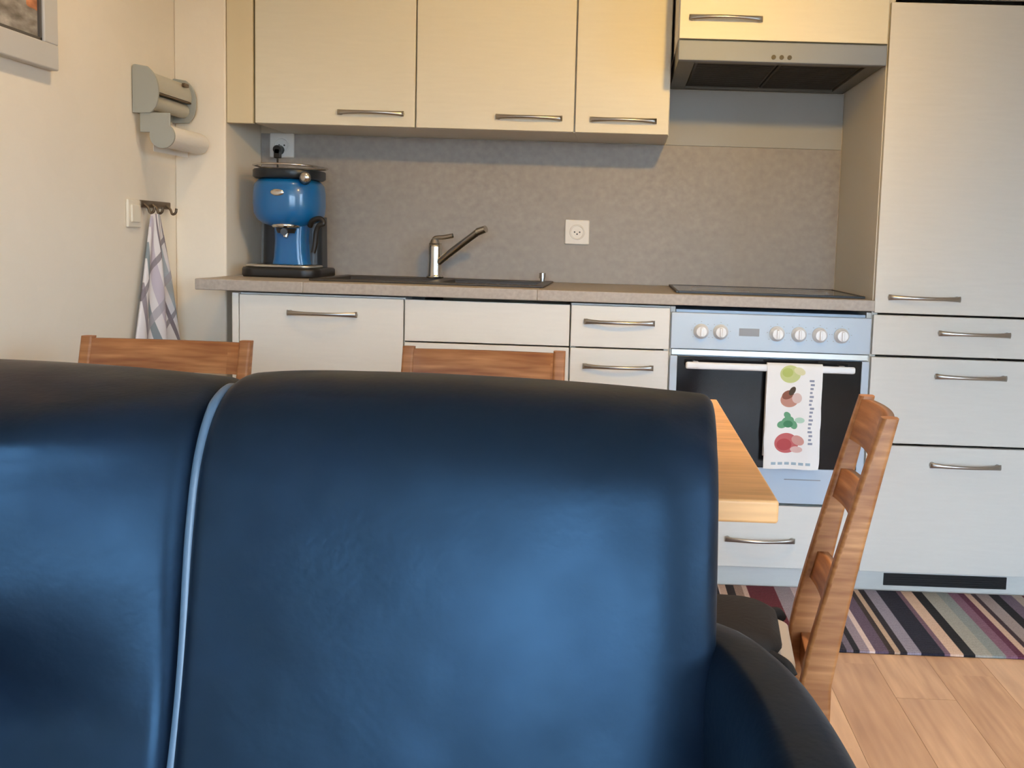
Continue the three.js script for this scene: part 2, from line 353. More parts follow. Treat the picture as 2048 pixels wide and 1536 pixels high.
part('filler_strip', box(-2.033, -1.9485, 1.395, 2.16, ZU - DT, ZU, 0.002), M.filler, w1);
wallUnit(-1.4255, -0.9175, -1.062, 'wall cabinet with warm light in its tint above the sink tap, middle of the three upper cabinets');
wallUnit(-0.917, -0.616, -0.762, 'narrow wall cabinet with warm light in its tint directly left of the range hood');
{
  const c = thing('hood_cabinet', 'short cabinet, warm light in its tint, with a bow handle above the range hood', 'cabinet');
  shell(c, -0.609, -0.003, 1.647, 2.16, WB, ZD);
  bow(front('door', c, -0.609, -0.002, 1.645, 2.16, 0, M.upperDoorWarm), -0.474, 1.706, 0);
}
{
  const h = thing('range_hood', 'slim grey pull-out range hood with dark filter above the stove', 'range hood');
  part('fascia', box(-0.608, -0.004, 1.585, 1.643, -0.022, 0.002, 0.003), M.hoodMetal, h);
  part('housing', join(box(-0.606, -0.556, 1.588, 1.645, WB, -0.0225, 0.001), box(-0.05, -0.005, 1.588, 1.645, WB, -0.0225, 0.001), box(-0.556, -0.05, 1.588, 1.645, -0.06, -0.0225, 0.001), box(-0.556, -0.05, 1.588, 1.645, WB, -0.54, 0.001), box(-0.556, -0.05, 1.63, 1.645, -0.54, -0.06, 0)), M.hoodInside, h);
  for (const [a, b] of [[-0.552, -0.3055], [-0.3005, -0.054]]) {
    const f = part('grease_filter', box(a, b, 1.594, 1.604, -0.535, -0.064, 0.002), M.filter, h);
    const bars = []; for (let i = 1; i < 24; i++) bars.push(box(a + 0.008, b - 0.008, 1.592, 1.5945, -0.535 + i * 0.0196 - 0.004, -0.535 + i * 0.0196 + 0.004, 0));
    part('filter_ribs', join(...bars), M.filter, f);
  }
  for (const x of [-0.331, -0.308, -0.285]) part('button', rod([x, 1.6, 0.0015], [x, 1.6, 0.0055], 0.0065), M.black, h);
}
solo('upper_backsplash', box(-0.612, -0.002, 1.3965, 1.586, ZB + 0.0005, ZB + 0.006, 0.001), M.hoodPanel, 'plain grey strip of backsplash directly under the range hood', 'backsplash');
solo('backsplash', box(-2.033, -0.002, 0.905, 1.395, ZB + 0.0005, ZB + 0.008, 0.001), M.splash, 'grey-beige mottled laminate backsplash between worktop and upper cabinets', 'backsplash');
{
  const x0 = -2.024, x1 = -0.001, sx0 = -1.70, sx1 = -1.0, sz0 = -0.5, sz1 = -0.09;
  solo('worktop', join(box(x0, sx0, 0.872, 0.905, ZB + 0.009, 0.02, 0.003), box(sx1, x1, 0.872, 0.905, ZB + 0.009, 0.02, 0.003), box(sx0, sx1, 0.872, 0.905, ZB + 0.009, sz0, 0.003), box(sx0, sx1, 0.872, 0.905, sz1, 0.02, 0.003)), M.stone, 'long pale beige stone-effect worktop with rounded front edge over the base cabinets', 'worktop');
  const s = thing('kitchen_sink', 'kitchen sink coloured dark for its reflections, with drainer set into the worktop under the tap', 'sink');
  const r = 0.012, t = 0.001;
  const bowl = (a, b, d) => join(box(a, b, 0.907 - d, 0.908 - d, sz0 + 0.06, sz1 - 0.03, 0), box(a, a + t, 0.907 - d, 0.906, sz0 + 0.06, sz1 - 0.03, 0), box(b - t, b, 0.907 - d, 0.906, sz0 + 0.06, sz1 - 0.03, 0), box(a, b, 0.907 - d, 0.906, sz0 + 0.06, sz0 + 0.061, 0), box(a, b, 0.907 - d, 0.906, sz1 - 0.031, sz1 - 0.03, 0));
  part('rim', join(box(sx0 - r, sx1 + r, 0.9055, 0.9115, sz0 - r, sz0 + 0.062, 0.002), box(sx0 - r, sx1 + r, 0.9055, 0.9115, sz1 - 0.032, sz1 + r, 0.002), box(sx0 - r, -1.679, 0.9055, 0.9115, sz0 + 0.05, sz1 - 0.02, 0.002), box(-1.361, -1.319, 0.9055, 0.9115, sz0 + 0.05, sz1 - 0.02, 0.002), box(-1.021, sx1 + r, 0.9055, 0.9115, sz0 + 0.05, sz1 - 0.02, 0.002)), M.sinkReflectDark, s);
  part('bowl', bowl(-1.68, -1.36, 0.15), M.sinkReflectDark, s);
  const d = part('drainer', bowl(-1.32, -1.02, 0.012), M.sinkReflectDark, s);
  for (let i = 0; i < 7; i++) part('drainer_ridge', box(-1.285 + i * 0.036, -1.273 + i * 0.036, 0.8955, 0.8995, sz0 + 0.075, sz1 - 0.045, 0.002), M.sinkReflectDark, d);
  part('drain_knob', join(rod([-1.022, 0.911, -0.452], [-1.022, 0.922, -0.452], 0.008), rod([-1.022, 0.922, -0.452], [-1.022, 0.94, -0.452], 0.011, 0.010)), M.handle, s);
}
{
  const f = thing('kitchen_tap', 'chrome single-lever kitchen tap with slanting spout behind the sink', 'tap', [-1.392, 0.9118, -0.455]);
  part('body', new THREE.LatheGeometry([[0, 0], [0.029, 0], [0.029, 0.006], [0.024, 0.012], [0.0225, 0.07], [0.0235, 0.105], [0.021, 0.118], [0, 0.12]].map((p) => new THREE.Vector2(...p)), 36), M.chrome, f);
  const sp = part('spout', tube([[0.008, 0.05, 0.006], [0.05, 0.082, 0.03], [0.11, 0.126, 0.065], [0.165, 0.165, 0.095]], 0.0115, 40, 16), M.handle, f);
  part('spout_tip', rod([0.158, 0.161, 0.091], [0.186, 0.171, 0.106], 0.0135, 0.012), M.chrome, sp);
  part('lever', join(tube([[-0.012, 0.116, 0], [0.0, 0.135, 0.004], [0.035, 0.14, 0.012], [0.062, 0.146, 0.018]], 0.0075, 30, 12), rod([-0.002, 0.112, 0], [-0.002, 0.13, 0], 0.02, 0.013)), M.handle, f);
}
{
  const h = thing('ceramic_hob', 'flat black glass ceramic hob set in the worktop above the oven', 'hob');
  part('glass_top', box(-0.577, -0.023, 0.9055, 0.911, -0.525, -0.055, 0.001), M.glassBlack, h);
  part('frame', join(box(-0.585, -0.577, 0.9055, 0.9125, -0.533, -0.047, 0.001), box(-0.023, -0.015, 0.9055, 0.9125, -0.533, -0.047, 0.001), box(-0.577, -0.023, 0.9055, 0.9125, -0.533, -0.525, 0.001), box(-0.577, -0.023, 0.9055, 0.9125, -0.055, -0.047, 0.001)), M.black, h);
  for (const [x, z, r] of [[-0.44, -0.17, 0.09], [-0.16, -0.17, 0.07], [-0.44, -0.4, 0.07], [-0.16, -0.4, 0.09]]) part('cooking_zone', new THREE.TorusGeometry(r, 0.0008, 6, 48).rotateX(Math.PI / 2).translate(x, 0.911, z), M.print, h);
}

// ---------------------------------------------------------------- oven with its towel
{
  const o = thing('oven', 'white built-in oven with black glass door and a row of knobs', 'oven');
  const x0 = -0.598, x1 = -0.003;
  part('body', box(-0.584, -0.017, 0.2745, 0.858, -0.55, -0.0225, 0.001), M.enamel, o);
  const p = part('control_panel', box(x0, x1, 0.741, 0.85, -0.022, 0.0, 0.003), M.enamel, o);
  for (const x of [-0.508, -0.45, -0.282, -0.217, -0.155, -0.09]) {
    const k = part('knob', new THREE.LatheGeometry([[0, 0], [0.023, 0], [0.0225, 0.004], [0.0185, 0.006], [0.0165, 0.02], [0.0145, 0.022], [0, 0.022]].map((q) => new THREE.Vector2(...q)), 32).rotateX(Math.PI / 2).translate(x, 0.795, 0.0005), M.enamelWhite, p);
    part('knob_grip', box(x - 0.004, x + 0.004, 0.781, 0.809, 0.02, 0.03, 0.003), M.enamelWhite, k);
  }
  const tick = []; for (const x of [-0.508, -0.45, -0.282, -0.217, -0.155, -0.09]) for (let i = 0; i < 7; i++) { const a = (i / 6 * 1.4 - 0.2) * Math.PI; tick.push(box(x + 0.029 * Math.cos(a) - 0.0015, x + 0.029 * Math.cos(a) + 0.0015, 0.795 + 0.029 * Math.sin(a) - 0.0008, 0.795 + 0.029 * Math.sin(a) + 0.0008, 0, 0.0005, 0)); }
  part('dial_marks', join(...tick), M.print, p).userData.kind = 'stuff';
  part('display', box(-0.395, -0.335, 0.785, 0.808, -0.001, 0.0008, 0.0005), M.print, p);
  part('gap_trim', box(x0 + 0.004, x1 - 0.004, 0.722, 0.739, -0.022, -0.008, 0.001), M.steel, o);
  const d = part('door', join(box(x0, x0 + 0.022, 0.28, 0.72, -0.022, 0.0, 0.002), box(x1 - 0.022, x1, 0.28, 0.72, -0.022, 0.0, 0.002), box(x0 + 0.021, x1 - 0.021, 0.28, 0.388, -0.022, 0.0, 0.002)), M.enamel, o);
  part('door_glass', box(x0 + 0.0215, x1 - 0.0215, 0.389, 0.719, -0.021, -0.002, 0.001), M.glassBlack, d);
  part('lower_panel_line', box(-0.24, -0.13, 0.353, 0.356, -0.0005, 0.0006, 0), M.print, d);
  part('handle', join(box(-0.553, -0.053, 0.686, 0.707, 0.032, 0.046, 0.006), box(-0.53, -0.512, 0.688, 0.705, -0.002, 0.033, 0.003), box(-0.094, -0.076, 0.688, 0.705, -0.002, 0.033, 0.003)), M.enamelWhite, d);
}
{
  const x0 = -0.313, x1 = -0.15, yb = 0.398, print = canvasTex(512, 1024, (c, w, h) => {
    c.fillStyle = '#ebe9e6'; c.fillRect(0, 0, w, h);
    const blob = (x, y, rx, ry, col, a = 0) => { c.fillStyle = col; c.beginPath(); c.ellipse(x, y, rx, ry, a, 0, 7); c.fill(); };
    blob(215, 100, 95, 85, '#c3c98a'); blob(190, 85, 50, 45, '#b2bd6b'); blob(300, 70, 55, 35, '#d8d2a8', 0.4);          // pale green peppers
    blob(215, 350, 82, 70, '#c08c7c'); blob(200, 300, 58, 40, '#8d5a4a', -0.5); blob(240, 262, 26, 46, '#4d4136', 0.5);     // aubergine with stalk
    blob(285, 330, 45, 50, '#d6bcb4');
    for (const [x, y, r] of [[210, 560, 62], [160, 590, 48], [265, 590, 44], [205, 500, 38]]) blob(x, y, r, r * 0.75, '#6aa07c', x); blob(215, 585, 45, 34, '#4b8662'); blob(320, 545, 45, 28, '#b5d3bf');   // herbs
    blob(205, 770, 112, 98, '#c2686a'); blob(185, 785, 70, 58, '#b34f52'); blob(310, 740, 60, 45, '#cd9890', 0.5); blob(300, 830, 55, 32, '#dcb8b2');   // tomato
    c.fillStyle = '#8f93a3'; for (let i = 0; i < 17; i++) c.fillRect(395 + (i * 37) % 13, 150 + i * 38, 44 - (i * 29) % 22, 20);   // column of lettering too small to read
    c.fillStyle = '#9db0bd'; for (let i = 0; i < 6; i++) c.fillRect(70 + i * 64, 958, 44, 26);
  });
  const mat = std({ map: print, roughness: 0.95 });
  const path = []; // front hem up over the bar and down behind it
  for (let i = 0; i <= 16; i++) path.push([yb + (0.70 - yb) * i / 16, 0.0505 - 0.0012 * Math.sin(i)]);
  for (let i = 1; i < 8; i++) { const a = i / 8 * Math.PI; path.push([0.70 + 0.0115 * Math.sin(a), 0.0385 + 0.0115 * Math.cos(a)]); }
  for (let i = 0; i <= 8; i++) path.push([0.70 - 0.27 * i / 8, 0.0265 - 0.004 * i / 8]);
  const rings = [], n = 22;
  for (let i = 0; i <= n; i++) {
    const u = i / n, x = x0 + (x1 - x0) * u, out = [], back = [];
    path.forEach(([y, z], j) => {
      const front = j <= 16, wave = front ? 0.005 * (1 - j / 16) * Math.sin(u * 9 + 0.6) + 0.003 * (1 - j / 16) : 0;
      const dn = j > 16 && j < 24 ? 0.001 : 0;
      out.push([x + (front ? 0.003 * Math.sin(j) * (1 - j / 16) : 0), y + dn, z + wave + (front ? 0.001 : -0.001)]); back.unshift([x, y - dn, z + wave + (front ? -0.0012 : 0.0012)]);
    });
    rings.push([...out, ...back]);
  }
  const g = loft(rings), p = g.attributes.position, uv = g.attributes.uv;
  for (let i = 0; i < p.count; i++) uv.setXY(i, (p.getX(i) - x0) / (x1 - x0), (p.getY(i) - yb) / (0.712 - yb));
  solo('tea_towel', g, mat, 'white tea towel printed with vegetables hanging over the oven handle', 'towel');
}

// ---------------------------------------------------------------- small things on the kitchen wall and worktop
function socket(x, y, label) {
  const s = thing('wall_socket', label, 'socket', [x, y, ZB + 0.0083]);
  part('plate', box(-0.043, 0.043, -0.043, 0.043, 0, 0.009, 0.004), M.plasticWhite, s);
  part('insert', new THREE.TorusGeometry(0.024, 0.003, 10, 36).translate(0, 0, 0.009), M.plasticWhite, s);
  for (const [a, b] of [[-0.009, 0], [0.009, 0], [0, -0.007]]) part('contact_hole', rod([a, b, 0.0085], [a, b, 0.0096], 0.0028), M.black, s);
  return s;
}
socket(-0.9125, 1.084, 'white square wall socket in the middle of the backsplash');
socket(-1.958, 1.355, 'white wall socket above the coffee machine with a black plug in it');
{
  const p = thing('power_plug', 'black power plug with a cable in the socket above the coffee machine', 'plug', [-1.965, 1.338, ZB + 0.019]);
  part('plug_body', join(rod([0, 0, 0], [0, 0, 0.03], 0.017, 0.014), box(-0.012, 0.012, -0.03, 0.004, 0.012, 0.03, 0.004)), M.black, p);
  part('cable', tube([[0, -0.026, 0.02], [0.002, -0.07, 0.024], [0.01, -0.14, 0.02], [0.02, -0.3, 0.016], [0.04, -0.405, 0.03]], 0.0035, 40, 8), M.black, p);
}
{
  const m = thing('coffee_machine', 'retro blue espresso machine with black base on the left end of the worktop', 'coffee machine', [-1.858, 0.9055, -0.345]);
  part('base', loft([ringXZ(0.25, 0.25, 0.05, 0.0), ringXZ(0.258, 0.258, 0.055, 0.006), ringXZ(0.258, 0.258, 0.055, 0.024), ringXZ(0.25, 0.25, 0.05, 0.03)]), M.black, m);
  const tr = part('drip_tray', loft([ringXZ(0.226, 0.14, 0.04, 0.03, 0, 0.05), ringXZ(0.232, 0.145, 0.042, 0.036, 0, 0.05), ringXZ(0.226, 0.14, 0.04, 0.0405, 0, 0.05)]), M.steel, m);
  for (let i = 0; i < 7; i++) part('tray_slot', box(-0.075 + i * 0.024, -0.067 + i * 0.024, 0.04, 0.0415, 0.0, 0.1, 0.0005), M.black, tr);
  part('rear_housing', loft([ringXZ(0.2, 0.11, 0.03, 0.03, 0, -0.062), ringXZ(0.195, 0.11, 0.03, 0.2, 0, -0.062)]), M.darkBody, m);
  part('column', loft([ringXZ(0.125, 0.1, 0.03, 0.031, 0.01, -0.002), ringXZ(0.112, 0.1, 0.03, 0.06, 0.01, -0.002), ringXZ(0.105, 0.1, 0.03, 0.12, 0.01, -0.002), ringXZ(0.112, 0.1, 0.03, 0.2, 0.01, -0.002)]), M.blueBody, m);
  const hd = part('head', loft([[0.165, 0.10, 0.15], [0.173, 0.15, 0.185], [0.186, 0.192, 0.21], [0.205, 0.214, 0.222], [0.235, 0.222, 0.228], [0.275, 0.22, 0.226], [0.3, 0.212, 0.22], [0.314, 0.19, 0.2], [0.32, 0.16, 0.17]].map(([y, w, d]) => ringXZ(w, d, Math.min(w, d) * 0.42, y, 0, 0.0, 14))), M.blueBody, m);
  part('badge', new THREE.SphereGeometry(1, 24, 12).scale(0.022, 0.011, 0.004).translate(-0.004, 0.272, 0.1135), M.chrome, hd);
  part('brew_ring', new THREE.TorusGeometry(0.037, 0.009, 14, 40).rotateX(Math.PI / 2).translate(0.005, 0.168, 0.05), M.chrome, m);
  const top = part('cup_tray', loft([ringXZ(0.205, 0.205, 0.085, 0.318), ringXZ(0.222, 0.222, 0.092, 0.324), ringXZ(0.222, 0.222, 0.092, 0.345), ringXZ(0.214, 0.214, 0.088, 0.349)]), M.darkBody, m);
  part('cup_rail', tube([[-0.1, 0.36, 0.06], [-0.06, 0.362, 0.1], [0, 0.363, 0.108], [0.06, 0.362, 0.1], [0.1, 0.36, 0.06], [0.1, 0.36, -0.07], [-0.1, 0.36, -0.07], [-0.1, 0.36, 0.058]], 0.0035, 80, 8), M.chrome, top);
  const st = part('steam_knob', rod([0.078, 0.318, 0.088], [0.088, 0.322, 0.118], 0.019, 0.018), M.darkBody, m);
  part('knob_cap', new THREE.SphereGeometry(0.0165, 20, 14).scale(1, 1, 0.6).translate(0.0885, 0.322, 0.12), M.chrome, st);
  part('steam_wand', tube([[0.086, 0.168, 0.06], [0.10, 0.186, 0.075], [0.128, 0.192, 0.082], [0.138, 0.178, 0.083], [0.124, 0.172, 0.083], [0.113, 0.15, 0.08], [0.108, 0.11, 0.078], [0.102, 0.082, 0.078]], 0.0085, 60, 12), M.black, m);
  const pf = part('filter_holder', join(rod([0.005, 0.158, 0.05], [0.005, 0.143, 0.05], 0.034, 0.028), rod([0.012, 0.15, 0.08], [0.03, 0.147, 0.15], 0.0075, 0.011)), M.black, m);
  part('spout', rod([0.005, 0.143, 0.05], [0.005, 0.128, 0.055], 0.012, 0.007), M.chrome, pf);
}

// ---------------------------------------------------------------- left wall
{
  const p = thing('picture_frame', 'picture in a wide pale grey frame hanging on the left wall', 'picture', [XL + 0.001, 0, 0]);
  const y0 = 1.432, y1 = 2.0, z0 = 0.466, z1 = 1.16, b = 0.062;
  part('frame', join(box(0, 0.026, y0, y0 + b, z0, z1, 0.004), box(0, 0.026, y1 - b, y1, z0, z1, 0.004), box(0, 0.026, y0 + b - 0.001, y1 - b + 0.001, z0, z0 + b, 0.004), box(0, 0.026, y0 + b - 0.001, y1 - b + 0.001, z1 - b, z1, 0.004)), M.frame, p);
  part('backing', box(0.0, 0.012, y0 + 0.004, y1 - 0.004, z0 + 0.004, z1 - 0.004, 0), M.frameBack, p);
  const art = canvasTex(512, 512, (c, w, h) => {
    const g = c.createImageData(w, h);
    for (let y = 0; y < h; y++) for (let x = 0; x < w; x++) {
      const n = fbm(x / 60, y / 34, 51, 5), k = fbm(x / 140, y / 120, 57, 3), v = y / h + 0.25 * k, i = (y * w + x) * 4, o = v < 0.84 ? 1 : 0;
      const cc = o ? [200 + 120 * n, 132 + 90 * n, 92 + 70 * n] : [150 + 110 * n, 142 + 110 * n, 132 + 110 * n];
      for (let q = 0; q < 3; q++) g.data[i + q] = clamp(cc[q]); g.data[i + 3] = 255;
    }
    c.putImageData(g, 0, 0);
  });
  const a = new THREE.PlaneGeometry(z1 - z0 - 2 * b, y1 - y0 - 2 * b); a.rotateY(Math.PI / 2); a.translate(0.0135, (y0 + y1) / 2, (z0 + z1) / 2);
  part('artwork', a, std({ map: art, roughness: 0.7 }), p);
  part('inner_edge', join(box(0.0125, 0.02, y0 + b, y0 + b + 0.008, z0 + b, z1 - b, 0.001), box(0.0125, 0.02, y0 + b, y1 - b, z0 + b, z0 + b + 0.008, 0.001)), M.frameBack, p);
}
{
  const d = thing('roll_dispenser', 'grey plastic roll dispenser with end plates screwed to the left wall', 'dispenser', [XL + 0.001, 0, 0]);
  const za = 0.028, zb = -0.236;
  // end plate of the cover: straight against the wall, rounded to the front
  const sh = new THREE.Shape(); sh.moveTo(0, 1.386); sh.lineTo(0, 1.515); sh.quadraticCurveTo(0, 1.523, 0.008, 1.523); sh.lineTo(0.042, 1.518); sh.quadraticCurveTo(0.074, 1.495, 0.074, 1.45); sh.quadraticCurveTo(0.074, 1.405, 0.05, 1.388); sh.lineTo(0, 1.386);
  const plate = (z) => new THREE.ExtrudeGeometry(sh, { depth: 0.006, bevelEnabled: true, bevelSize: 0.0015, bevelThickness: 0.0015, bevelSegments: 2, curveSegments: 10 }).translate(0.003, 0, z);
  for (const z of [za, zb]) part('end_plate', plate(z), M.plasticGrey, d);
  part('back_panel', box(0, 0.008, 1.387, 1.52, zb + 0.0085, za - 0.002, 0.002), M.plasticGrey, d);
  part('roll_cover', loft([zb + 0.009, za - 0.0025].map((z) => { const r = []; for (let i = 0; i < 14; i++) { const a = -0.35 + i / 13 * 2.2; r.push([0.032 + 0.034 * Math.cos(a), 1.466 + 0.044 * Math.sin(a), z]); } r.push([0.01, 1.5, z], [0.01, 1.455, z]); return r; })), M.plasticPale, d);
  part('foil_roll', rod([0.036, 1.424, zb + 0.01], [0.036, 1.424, za - 0.004], 0.023), M.plasticPale, d);
  part('cutting_edge', join(box(0.052, 0.066, 1.445, 1.449, zb + 0.012, za - 0.005, 0.001), box(0.058, 0.07, 1.492, 1.504, -0.2, -0.17, 0.003)), M.metalDark, d);
  part('roll_arm', join(rod([0.086, 1.322, 0.0235], [0.086, 1.322, 0.0305], 0.037, 0.037, 32), box(0.02, 0.11, 1.33, 1.388, 0.0235, 0.03, 0.003), rod([0.086, 1.322, 0.0235], [0.086, 1.322, -0.236], 0.011)), M.plasticGrey, d);
  const r = thing('paper_roll', 'white kitchen paper roll in the wall dispenser', 'paper roll', [XL + 0.087, 1.322, 0]);
  const rr = []; for (const [rad, z] of [[0.0175, 0.021], [0.028, 0.021], [0.033, 0.017], [0.033, -0.23], [0.028, -0.234], [0.0175, -0.234]]) rr.push(new THREE.Vector2(rad, z));
  part('roll', new THREE.LatheGeometry([...rr, rr[0]], 36).rotateX(Math.PI / 2), M.paper, r);
  part('loose_sheet', box(-0.0345, -0.0332, -0.045, 0.0, -0.225, 0.012, 0.0003), M.paper, r);
}
{
  const h = thing('hook_rail', 'small dark metal hook rail on the left wall holding a striped cloth', 'hook rail', [XL + 0.001, 1.122, -0.09]);
  part('rail', box(0, 0.012, -0.011, 0.011, -0.1, 0.1, 0.003), M.metalDark, h);
  for (const z of [-0.07, 0.025, 0.08]) part('hook', tube([[0.011, 0.0, z], [0.024, -0.012, z], [0.03, -0.026, z], [0.04, -0.022, z], [0.043, -0.008, z]], 0.004, 24, 8), M.metalDark, h);
  // cloth gathered on the middle hook, widening downwards in folds
  const stripes = canvasTex(512, 512, (c, w, hh) => {
    c.fillStyle = '#e4dedd'; c.fillRect(0, 0, w, hh);
    const s = [[20, 26, '#8b8084'], [66, 12, '#a79da2'], [118, 44, '#c3b9c2'], [196, 14, '#7e757a'], [240, 36, '#aeb6ba'], [300, 16, '#857b80'], [352, 40, '#c5bac3'], [420, 22, '#8b9498'], [470, 20, '#9a9096']];
    for (const [x, ww, col] of s) { c.fillStyle = col; c.fillRect(x, 0, ww, hh); }
    c.globalAlpha = 0.75; for (const [y, t, col] of [[130, 22, '#8a8186'], [262, 30, '#a9a3aa'], [400, 20, '#7d7479']]) { c.fillStyle = col; c.fillRect(0, y, w, t); }
  });
  const rings = [], N = 26, K = 40;
  for (let i = 0; i <= N; i++) {
    const t = i / N, y = 1.094 - 0.415 * t, w = 0.02 + 0.14 * Math.pow(t, 0.85), cz = -0.062 + 0.012 * t, amp = 0.012 * Math.min(1, t * 2), f = [], b = [];
    const lower = 0.05 * t;
    for (let k = 0; k < K; k++) {
      const s = k / (K - 1) * 2 - 1, z = cz + s * w - 0.02 * t, x = 0.022 + 0.016 * (1 - s * s) * (0.6 + t * 0.6) + amp * Math.sin(s * 8 + 1.2 * t) * (1 - 0.4 * s * s), yy = y - lower * (0.5 + 0.5 * Math.sin(s * 3 + 1)) * t;
      f.push([x, yy, z]); b.unshift([x - 0.006, yy, z]);
    }
    rings.push([...f, ...b]);
  }
  const g = loft(rings), p = g.attributes.position, uv = g.attributes.uv;
  for (let i = 0; i < p.count; i++) { const v = (1.094 - p.getY(i)) / 0.46, z = p.getZ(i) + 0.06, wd = 0.03 + 0.15 * v; uv.setXY(i, 0.5 + z / wd * 0.28 + v * 0.35, v * 0.8 - z * 2.2); }
  stripes.wrapS = stripes.wrapT = THREE.RepeatWrapping;
  solo('striped_towel', g, std({ map: stripes, roughness: 0.95, side: THREE.DoubleSide }), 'white and purple-grey striped cloth hanging in folds from the hook rail', 'towel', [XL + 0.002, 0, 0]);
  const s = thing('light_switch', 'cream light switch on the left wall beside the hook rail', 'switch', [XL + 0.0005, 1.092, 0.042]);
  part('plate', box(0, 0.009, -0.041, 0.041, -0.041, 0.041, 0.004), M.cream, s);
  part('rocker', box(0.008, 0.014, -0.026, 0.026, -0.026, 0.026, 0.003), M.cream, s);
}

// ---------------------------------------------------------------- rug
{
  const cols = ['#1d1a20', '#6e6070', '#c9b3a8', '#191723', '#7d7480', '#8c7f86', '#22202c', '#bfa894', '#55303c', '#93948e', '#14131a', '#a78a80', '#6a5468', '#2c2a36', '#b7a3a0', '#3c3440', '#8f9a93', '#5f2430', '#c4b8ae', '#221f26'];
  const RX0 = -1.75, RX1 = 1.1;
  const t = canvasTex(2048, 256, (c, w, h) => {
    let x = 0; seed = 91;
    const at = (m) => (m - RX0) / (RX1 - RX0) * w;
    while (x < w) { const b = 5 + rnd() * 17; c.fillStyle = cols[Math.floor(rnd() * cols.length)]; c.fillRect(x, 0, b + 1, h); x += b; }
    // the stripes that the photograph shows, from the left: metres along the rug and colours
    const seen = [[-0.42, 'b99c8a'], [-0.40, '231a1a'], [-0.375, '8f7568'], [-0.35, 'c2a79a'], [-0.335, '5a1a24'], [-0.25, '8b7f86'], [-0.20, 'b9a4a6'], [-0.165, '71606f'], [-0.15, '2a2630'], [-0.13, '6c6270'], [-0.112, '1c1a22'], [-0.096, '8d7f8a'], [-0.07, 'd0b9b2'], [-0.055, '5d4c5e'], [-0.02, '352a28'], [-0.005, 'b59a84'], [0.01, '241f26'], [0.028, '8a8391'], [0.065, '1b1b2c'], [0.125, '6d5463'], [0.14, 'c9ab97'], [0.175, '121116'], [0.205, '9c9a93'], [0.25, '848c8c'], [0.285, '7d5a6e'], [0.315, '5a2d44'], [0.335, 'c7a998'], [0.355, '3a2c34'], [0.37, '9b8d8c'], [0.41, '17161d'], [0.44, '6e5f70'], [0.48, 'b0a196']];
    seen.forEach(([m, col], i) => { const e = seen[i + 1]?.[0] ?? m + 0.03; c.fillStyle = '#' + col; c.fillRect(at(m), 0, at(e) - at(m) + 1, h); });
    const g = c.getImageData(0, 0, w, h);                    // woven grain
    for (let i = 0; i < g.data.length; i += 4) { const p = i / 4, n = 26 * (rnd() - 0.5) + (Math.floor(p / w) % 6 < 3 ? 6 : -6); for (let k = 0; k < 3; k++) g.data[i + k] = clamp(g.data[i + k] + n); }
    c.putImageData(g, 0, 0);
  });
  const bump = tex(8, 64, (u, v, x, y) => grey(y % 8 < 4 ? 170 : 90), false, 1, 1);
  bump.repeat.set(40, 8);
  const g = new RoundedBoxGeometry(RX1 - RX0, 0.008, 0.488, 2, 0.003).toNonIndexed(), p = g.attributes.position, uv = g.attributes.uv;
  for (let i = 0; i < p.count; i++) uv.setXY(i, p.getX(i) / (RX1 - RX0) + 0.5, p.getZ(i) / 0.5 + 0.5);
  g.translate((RX0 + RX1) / 2, 0.0045, 0.206);
  solo('rag_rug', g, std({ map: t, roughness: 1, bumpMap: bump, bumpScale: 0.002 }), 'long striped rag rug in black, grey and pink on the floor before the kitchen units', 'rug');
}

// ---------------------------------------------------------------- dining table and chairs
{
  const t = thing('dining_table', 'oak dining table with a plain straight top behind the sofa', 'table');
  const x0 = -2.0, x1 = -0.556, z0 = 1.06, z1 = 1.856;
  part('tabletop', box(x0, x1, 0.722, 0.75, z0, z1, 0.004), M.table, t);
  part('apron', join(box(x0 + 0.09, x1 - 0.09, 0.65, 0.7218, z0 + 0.06, z0 + 0.08, 0.002), box(x0 + 0.09, x1 - 0.09, 0.65, 0.7218, z1 - 0.08, z1 - 0.06, 0.002), box(x0 + 0.07, x0 + 0.09, 0.65, 0.7218, z0 + 0.06, z1 - 0.06, 0.002), box(x1 - 0.2, x1 - 0.18, 0.65, 0.7218, z0 + 0.08, z1 - 0.08, 0.002)), M.table, t);
  for (const x of [x0 + 0.04, x1 - 0.24]) for (const z of [z0 + 0.04, z1 - 0.1]) part('leg', box(x, x + 0.06, 0.0005, 0.7215, z, z + 0.06, 0.004), M.chair, t);
}
